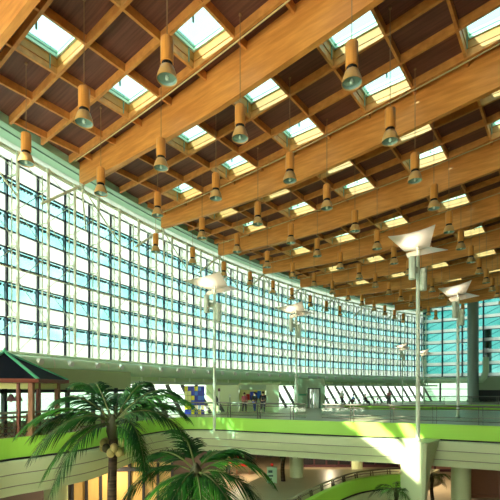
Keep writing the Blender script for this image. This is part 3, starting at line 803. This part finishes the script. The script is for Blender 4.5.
# blue and yellow chequered board
D = 30.5; x0, x1 = at(184.5, D), at(204.5, D); w = x1-x0
k = empty('display_board', ((x0+x1)/2, D, FLOOR), 0, 'display board of blue and yellow squares behind the palm crown', 'display board')
MB().box(-w/2, w/2, .02, .1, 0, 2.15).build('backing', 'dark', k)
pat = ['ybYbyb', 'kkbBbB', 'oobBBb', 'ooBbBb', 'YybBcY', 'bYbYby']
pat = ['ybbyBb', 'oobBbb', 'ooybBB', 'ooBbbb', 'yYbycy', 'bbYbYb']
cm = {'y':'yellow', 'Y':'yellow', 'b':'blue', 'B':'midblue', 'c':'cyanp', 'o':'paleyellow', 'k':'dark'}
for r in range(6):
    for c_ in range(6):
        a = -w/2 + c_*w/6; z = 2.13 - (r+1)*2.1/6
        MB().box(a+.01, a+w/6-.01, 0, .03, z+.01, z+2.1/6-.01).build('tile', cm[pat[r][c_]], k)
# bollard posters between kiosk and railing
for x, D, h, lb, m in ((219, 31, 1.75, 'slim white post standing before the pale kiosk', 'white'), (230, 31.5, 1.3, 'short grey post standing before the pale kiosk', 'shopgrey')):
    k = empty('info_post', (at(x, D), D, FLOOR), 0, lb, 'post')
    MB().lathe([(.11, 0), (.11, .04), (.055, .06), (.055, h)], 12, caps=True).build('post', m, k, True)
    MB().box(-.09, .09, -.03, .03, h-.02, h+.22).build('top_plate', 'maroon' if m == 'white' else 'steel_g', k)

# ------------------------------------------------------------------ people
def skin_mesh(pts, edges, rad, sub=1):
    me = bpy.data.meshes.new('tmp'); me.from_pydata(pts, edges, [])
    o = bpy.data.objects.new('tmp', me); COL.objects.link(o)
    md = o.modifiers.new('s', 'SKIN')
    for v, r in zip(me.skin_vertices[0].data, rad): v.radius = r if isinstance(r, tuple) else (r, r)
    me.skin_vertices[0].data[0].use_root = True
    if sub: sd = o.modifiers.new('d', 'SUBSURF'); sd.levels = sub
    dg = bpy.context.evaluated_depsgraph_get(); ev = o.evaluated_get(dg)
    r = bpy.data.meshes.new_from_object(ev); bpy.data.objects.remove(o)
    r.polygons.foreach_set('use_smooth', [True]*len(r.polygons)); return r
def person(loc, rz, label, top, legs, hair='hair', seated=False, stride=.12, h=1.72):
    s = h/1.72
    o = empty('person', loc, rz, label, 'person')
    zh = .92 if not seated else .50
    d = 0 if not seated else zh-.92
    P = [(0,0,.95+d), (0,.0,1.15+d), (0,.01,1.36+d), (0,0,1.47+d), (0,-.02,1.56+d), (0,-.02,1.66+d)]
    Rr = [(.15,.11), (.14,.10), (.17,.11), .055, .085, .07]
    E_ = [(0,1), (1,2), (2,3), (3,4), (4,5)]
    for sg in (-1, 1):
        n = len(P)
        P += [(sg*.19,0,1.40+d), (sg*.25,.02 if not seated else -.05,1.14+d), (sg*.22,-.12 if not seated else -.28,.94+d if not seated else 1.08+d), (sg*.21,-.17 if not seated else -.38,.86+d if not seated else 1.06+d)]
        Rr += [.058, .043, .034, .032]; E_ += [(2,n), (n,n+1), (n+1,n+2), (n+2,n+3)]
        n = len(P)
        if seated: P += [(sg*.10,-.02,.50), (sg*.12,-.44,.50), (sg*.12,-.46,.08), (sg*.12,-.62,.04)]
        else: P += [(sg*.09,0,.88), (sg*.10,-sg*stride*.5,.50), (sg*.10,-sg*stride+.04,.08), (sg*.11,-sg*stride-.12,.035)]
        Rr += [.095, .062, .042, .04]; E_ += [(0,n), (n,n+1), (n+1,n+2), (n+2,n+3)]
    sc = lambda L_: [tuple(c*s for c in q) for q in L_]
    me = skin_mesh(sc(P), E_, [tuple(x*s for x in r) if isinstance(r, tuple) else r*s for r in Rr]); me.materials.append(M['skin'])
    b = bpy.data.objects.new('body', me); COL.objects.link(b); b.parent = o
    g = 1.16
    up = [0, 1, 2] + [6, 7, 8] + [14, 15, 16]
    mp = {v: i for i, v in enumerate(up)}
    Pu = [list(P[i]) for i in up]; Eu = [(mp[a], mp[c]) for a, c in E_ if a in mp and c in mp]
    me = skin_mesh(sc(Pu), Eu, [tuple(x*g*s for x in Rr[i]) if isinstance(Rr[i], tuple) else Rr[i]*1.3*s for i in up]); me.materials.append(M[top])
    b = bpy.data.objects.new('jacket', me); COL.objects.link(b); b.parent = o
    lo2 = [0] + [10, 11, 12] + [18, 19, 20]; mp = {v: i for i, v in enumerate(lo2)}
    Pl = [list(P[i]) for i in lo2]; El = [(mp[a], mp[c]) for a, c in E_ if a in mp and c in mp]
    me = skin_mesh(sc(Pl), El, [tuple(x*1.05*s for x in Rr[i]) if isinstance(Rr[i], tuple) else Rr[i]*1.25*s for i in lo2]); me.materials.append(M[legs])
    b = bpy.data.objects.new('trousers', me); COL.objects.link(b); b.parent = o
    hz = (1.64+d)*s
    MB().lathe([(.001, .115*s), (.06*s, .10*s), (.098*s, .03*s), (.10*s, -.03*s), (.085*s, -.07*s)], 12, (0, .018*s, hz)).build('hair', hair, o, True)
    for sg in (-1, 1): MB().box(sg*.21*s-.03, sg*.21*s+.03, (-.23 if not seated else -.46)*s, (-.15 if not seated else -.38)*s, ((.80+d) if not seated else 1.04+d)*s, ((.88+d) if not seated else 1.08+d)*s).build('shoe' if False else 'hand', 'skin', o)
    return o
person((at(263, 32.5), 32.5, FLOOR), PI, 'person in a dark jacket standing at the kiosk counter, seen from behind', 'jacket', 'trouser')
person((at(244.5, 33.3), 33.3, FLOOR), .5, 'person in a pink top at the open front of the kiosk', 'pinkcloth', 'trouser', h=1.62)
person((at(254.5, 33.4), 33.4, FLOOR), -.6, 'person in dark clothes with blue trousers at the kiosk counter', 'jacket', 'bluecloth', h=1.66)
person((at(389, 48.5), 48.5, FLOOR), .3, 'person in a pink jacket walking near the sloping windows', 'pinkcloth', 'trouser')
person((at(342, 47.3), 47.3, FLOOR), -.9, 'person in a white top walking past the cafe tables', 'whitecloth', 'trouser')

# ------------------------------------------------------------------ cafe by the sloping windows
def cafe_table(loc, label):
    o = empty('cafe_table', loc, 0, label, 'table', 'cafe tables by the sloping windows')
    MB().lathe([(.001, .72), (.38, .72), (.38, .75), (.001, .75)], 20).build('tabletop', 'white', o)
    MB().tube([(0,0,.03), (0,0,.72)], .035, 8).build('stem', 'railmetal', o); MB().lathe([(.24, 0), (.22, .03), (.04, .05)], 14, caps=True).build('foot', 'railmetal', o)
    return o
def cafe_chair(loc, rz, label, m):
    o = empty('cafe_chair', loc, rz, label, 'chair', 'cafe chairs by the sloping windows')
    MB().box(-.21, .21, -.21, .21, .43, .47).build('seat', m, o)
    mb = MB().box(-.20, .20, .17, .21, .60, .88); mb.build('backrest', m, o)
    for a in (-1, 1):
        for c_ in (-1, 1): MB().bar((a*.18, c_*.18, 0), (a*.18, c_*.18, .44 if c_ < 0 else .86), .03).build('leg', 'railmetal', o)
    return o
TB = [(335, 46.2), (348, 46.4), (360, 46.6), (371, 46.8), (381, 47.0)]
for i, (x, D) in enumerate(TB):
    t = cafe_table((at(x, D), D, FLOOR), 'round white cafe table, %s in line from the grey-green shop' % ORD[i])
    for q, sg in ((0, -1), (1, 1)):
        cafe_chair((at(x, D)+sg*.62, D+.1, FLOOR), -sg*PI/2, 'dark cafe chair on the %s side of the %s cafe table' % ('shop' if sg < 0 else 'far', ORD[i]), 'jacket' if (i+q) % 2 else 'redwood')
person((at(348, 46.4)+.62, 46.5, FLOOR), -PI/2, 'person in a blue top sitting at the second cafe table', 'bluecloth', 'trouser', seated=True)
person((at(371, 46.8)-.62, 46.9, FLOOR), PI/2, 'person in a dark top sitting at the fourth cafe table', 'jacket', 'trouser', seated=True)

# ------------------------------------------------------------------ lower floor
def shopfront(x0, x1, D, z1, m, label, posts, mp='dark', fascia=None):
    a, b = at(x0, D), at(x1, D)
    o = empty('shopfront', ((a+b)/2, D, LOW), 0, label, 'shopfront'); c_ = (a+b)/2
    MB().box(a-c_, b-c_, .1, .3, 0, z1).build('wall_panel', m, o)
    n = posts
    for i in range(n+1):
        x = a-c_ + (b-a)*i/n; MB().box(x-.06, x+.06, -.04, .1, 0, z1).build('post', mp, o)
    MB().box(a-c_, b-c_, -.06, .1, z1-.45, z1-.25).build('sign_band', fascia or mp, o)
    MB().box(a-c_, b-c_, -.05, .1, 0, .2).build('plinth', mp, o)
    return o
shopfront(72, 172, 21.8, 3.0, 'warm', 'warm ochre shopfront with dark posts under the pavilion balcony', 7)
shopfront(302, 400, 36, 3.0, 'dark', 'dark shopfront deep under the gallery', 8, 'maroon', 'maroon')
shopfront(470, 560, 26, 3.0, 'pink', 'pink and brown shopfront under the gallery', 3, 'pink', 'maroon')
shopfront(400, 470, 34, 3.0, 'pink', 'pinkish shopfront in shade behind the bracket column', 4, 'maroon', 'maroon')
shopfront(172, 262, 48, 3.0, 'warm', 'distant ochre shopfront behind the red tables', 5, 'olive', 'redwood')
# totem sign
D = 25.6; w = .62
t = empty('totem_sign', (at(272, D), D, LOW), 0, 'pale green totem sign with dark pictograms on the lower floor', 'sign')
MB().box(-w/2, w/2, 0, .18, 0, 1.98).build('panel', 'sign', t)
MB().box(-w/2-.03, w/2+.03, -.02, .2, 1.98, 2.04).build('cap', 'steel_g', t)
for i, (x, z, ww, hh) in enumerate(((-.1, 1.66, .26, .16), (-.08, 1.42, .30, .10), (-.12, 1.22, .22, .10), (-.16, .92, .12, .12), (.04, .92, .10, .12), (.17, .92, .08, .12), (-.08, .62, .24, .08), (-.08, .42, .26, .07))):
    MB().box(x-ww/2, x+ww/2, -.012, 0, z, z+hh).build('pictogram', 'signdark', t)
MB().sphere((0, .1, 2.15), .11, 10).build('red_ball', 'red', t, True)  # plain red sphere over the cap
# red tables on the lower floor
for i, (x, D) in enumerate(((243, 33), (233, 37), (251, 39))):
    o = empty('bistro_table', (at(x, D), D, LOW), 0, 'red-topped table on the beige lower floor, %s of three from the totem' % ORD[i], 'table', 'red tables on the lower floor')
    MB().box(-.6, .6, -.4, .4, .72, .77).build('tabletop', 'red', o)
    for a in (-.5, .5):
        for c_ in (-.3, .3): MB().bar((a,c_,0), (a,c_,.72), .05).build('leg', 'postwood', o)
person((at(228, 32), 32, LOW), .4, 'person in a red top on the lower floor seen between palm fronds', 'red', 'trouser')
for i, (x, D, lb) in enumerate(((235, 31, 'before the red tables'), (105, 20.6, 'before the ochre shopfront'), (330, 33, 'over the lower ramp'), (250, 42, 'deep behind the red tables'), (425, 29, 'behind the bracket column'))):  # ceiling lamps added to brighten the dim lower floor
    o = empty('fill_lamp', (at(x, D), D, -3.95), 0, 'added round ceiling fill lamp under the gallery ' + lb, 'fill_lamp', 'added fill lamps under the gallery')
    MB().lathe([(.22, 0), (.22, -.04), (.17, -.04), (.17, 0)], 18).build('rim', 'white', o); MB().lathe([(.001, -.01), (.17, -.01)], 18).build('lens', 'lampglass', o)
    L = bpy.data.lights.new('fill_lamp_glow', 'AREA'); L.shape = 'DISK'; L.size = .3; L.energy = 60; L.color = (1., .80, .52)
    lo = bpy.data.objects.new('fill_lamp_glow', L); COL.objects.link(lo); lo.parent = o; lo.location = (0,0,-.06)
# curved ramp terrace with lime band
RP = catmull([(1.5, 17.0), (2.8, 19.0), (4.4, 21.3), (6.3, 23.4), (8.2, 24.4), (9.2, 24.6)], 6)
tp = empty('ramp_parapet', (RP[0][0], RP[0][1], LOW), 0, 'curved lime and cream parapet of the lower ramp with glass railing', 'parapet')
rel = [(x-RP[0][0], y-RP[0][1]) for x, y in RP]
MB().sweep(rel, [(.02, 1.0), (.0, 1.75), (-.25, 1.75), (-.25, 1.0)]).build('lime_band', 'lime', tp)
MB().sweep(rel, [(.1, .0), (.15, .92), (-.25, .92), (-.25, .0)]).build('base_band', 'cream', tp)
MB().sweep(rel, [(.06, .92), (.06, 1.0), (-.25, 1.0), (-.25, .92)]).build('dark_strip', 'dark', tp)
railing(offset(RP, -.35), 'dark railing with glass on the curved lower ramp', 'balcony railings', 1.25, True, LOW+1.0)
MB_ = MB()
structure(MB().prism(offset(RP, -.24) + [(14, 30), (2, 30), (-2, 22)], LOW, LOW+1.0).build('floor_ramp', 'floor'))

# ------------------------------------------------------------------ light and camera
w = bpy.data.worlds.new('sky'); S.world = w; w.use_nodes = True
nt = w.node_tree; bg = nt.nodes['Background']
tc = nt.nodes.new('ShaderNodeTexCoord'); sp = nt.nodes.new('ShaderNodeSeparateXYZ'); rp_ = nt.nodes.new('ShaderNodeValToRGB')
nt.links.new(tc.outputs['Generated'], sp.inputs[0]); nt.links.new(sp.outputs['Z'], rp_.inputs['Fac']); nt.links.new(rp_.outputs[0], bg.inputs['Color'])
cr = rp_.color_ramp; cr.elements[0].position = 0.; cr.elements[0].color = (1., 1., .93, 1)
cr.elements[1].position = 1.; cr.elements[1].color = (.62, .95, 1., 1)
e = cr.elements.new(.45); e.color = (.88, 1., .96, 1)
mr = nt.nodes.new('ShaderNodeMapRange'); nt.links.new(sp.outputs['X'], mr.inputs['Value'])
mr.inputs['From Min'].default_value = -.8; mr.inputs['From Max'].default_value = .7; mr.inputs['To Min'].default_value = 1.7; mr.inputs['To Max'].default_value = 1.0
nt.links.new(mr.outputs[0], bg.inputs['Strength'])
sun = bpy.data.lights.new('sun', 'SUN'); sun.energy = 6.0; sun.angle = math.radians(.6); sun.color = (1., .93, .74)
so = bpy.data.objects.new('sun', sun); COL.objects.link(so); so.location = (0, 0, 40)
el = math.radians(27)
dirp = Vector((.82*math.cos(el), .57*math.cos(el), -math.sin(el)))
so.rotation_euler = dirp.to_track_quat('-Z', 'Y').to_euler()
cd = bpy.data.cameras.new('camera'); cam = bpy.data.objects.new('camera', cd); COL.objects.link(cam)
cam.location = (0,0,0); cam.rotation_euler = (PI/2, 0, 0)
cd.sensor_width = 36; cd.lens = 36*F/500; cd.shift_y = (388-250)/500; cd.clip_end = 1000; cd.clip_start = .1
S.camera = cam
S.view_settings.view_transform = 'Standard'; S.view_settings.look = 'None'; S.view_settings.gamma = 1; S.view_settings.use_curve_mapping = False
S.view_settings.exposure = 1.75
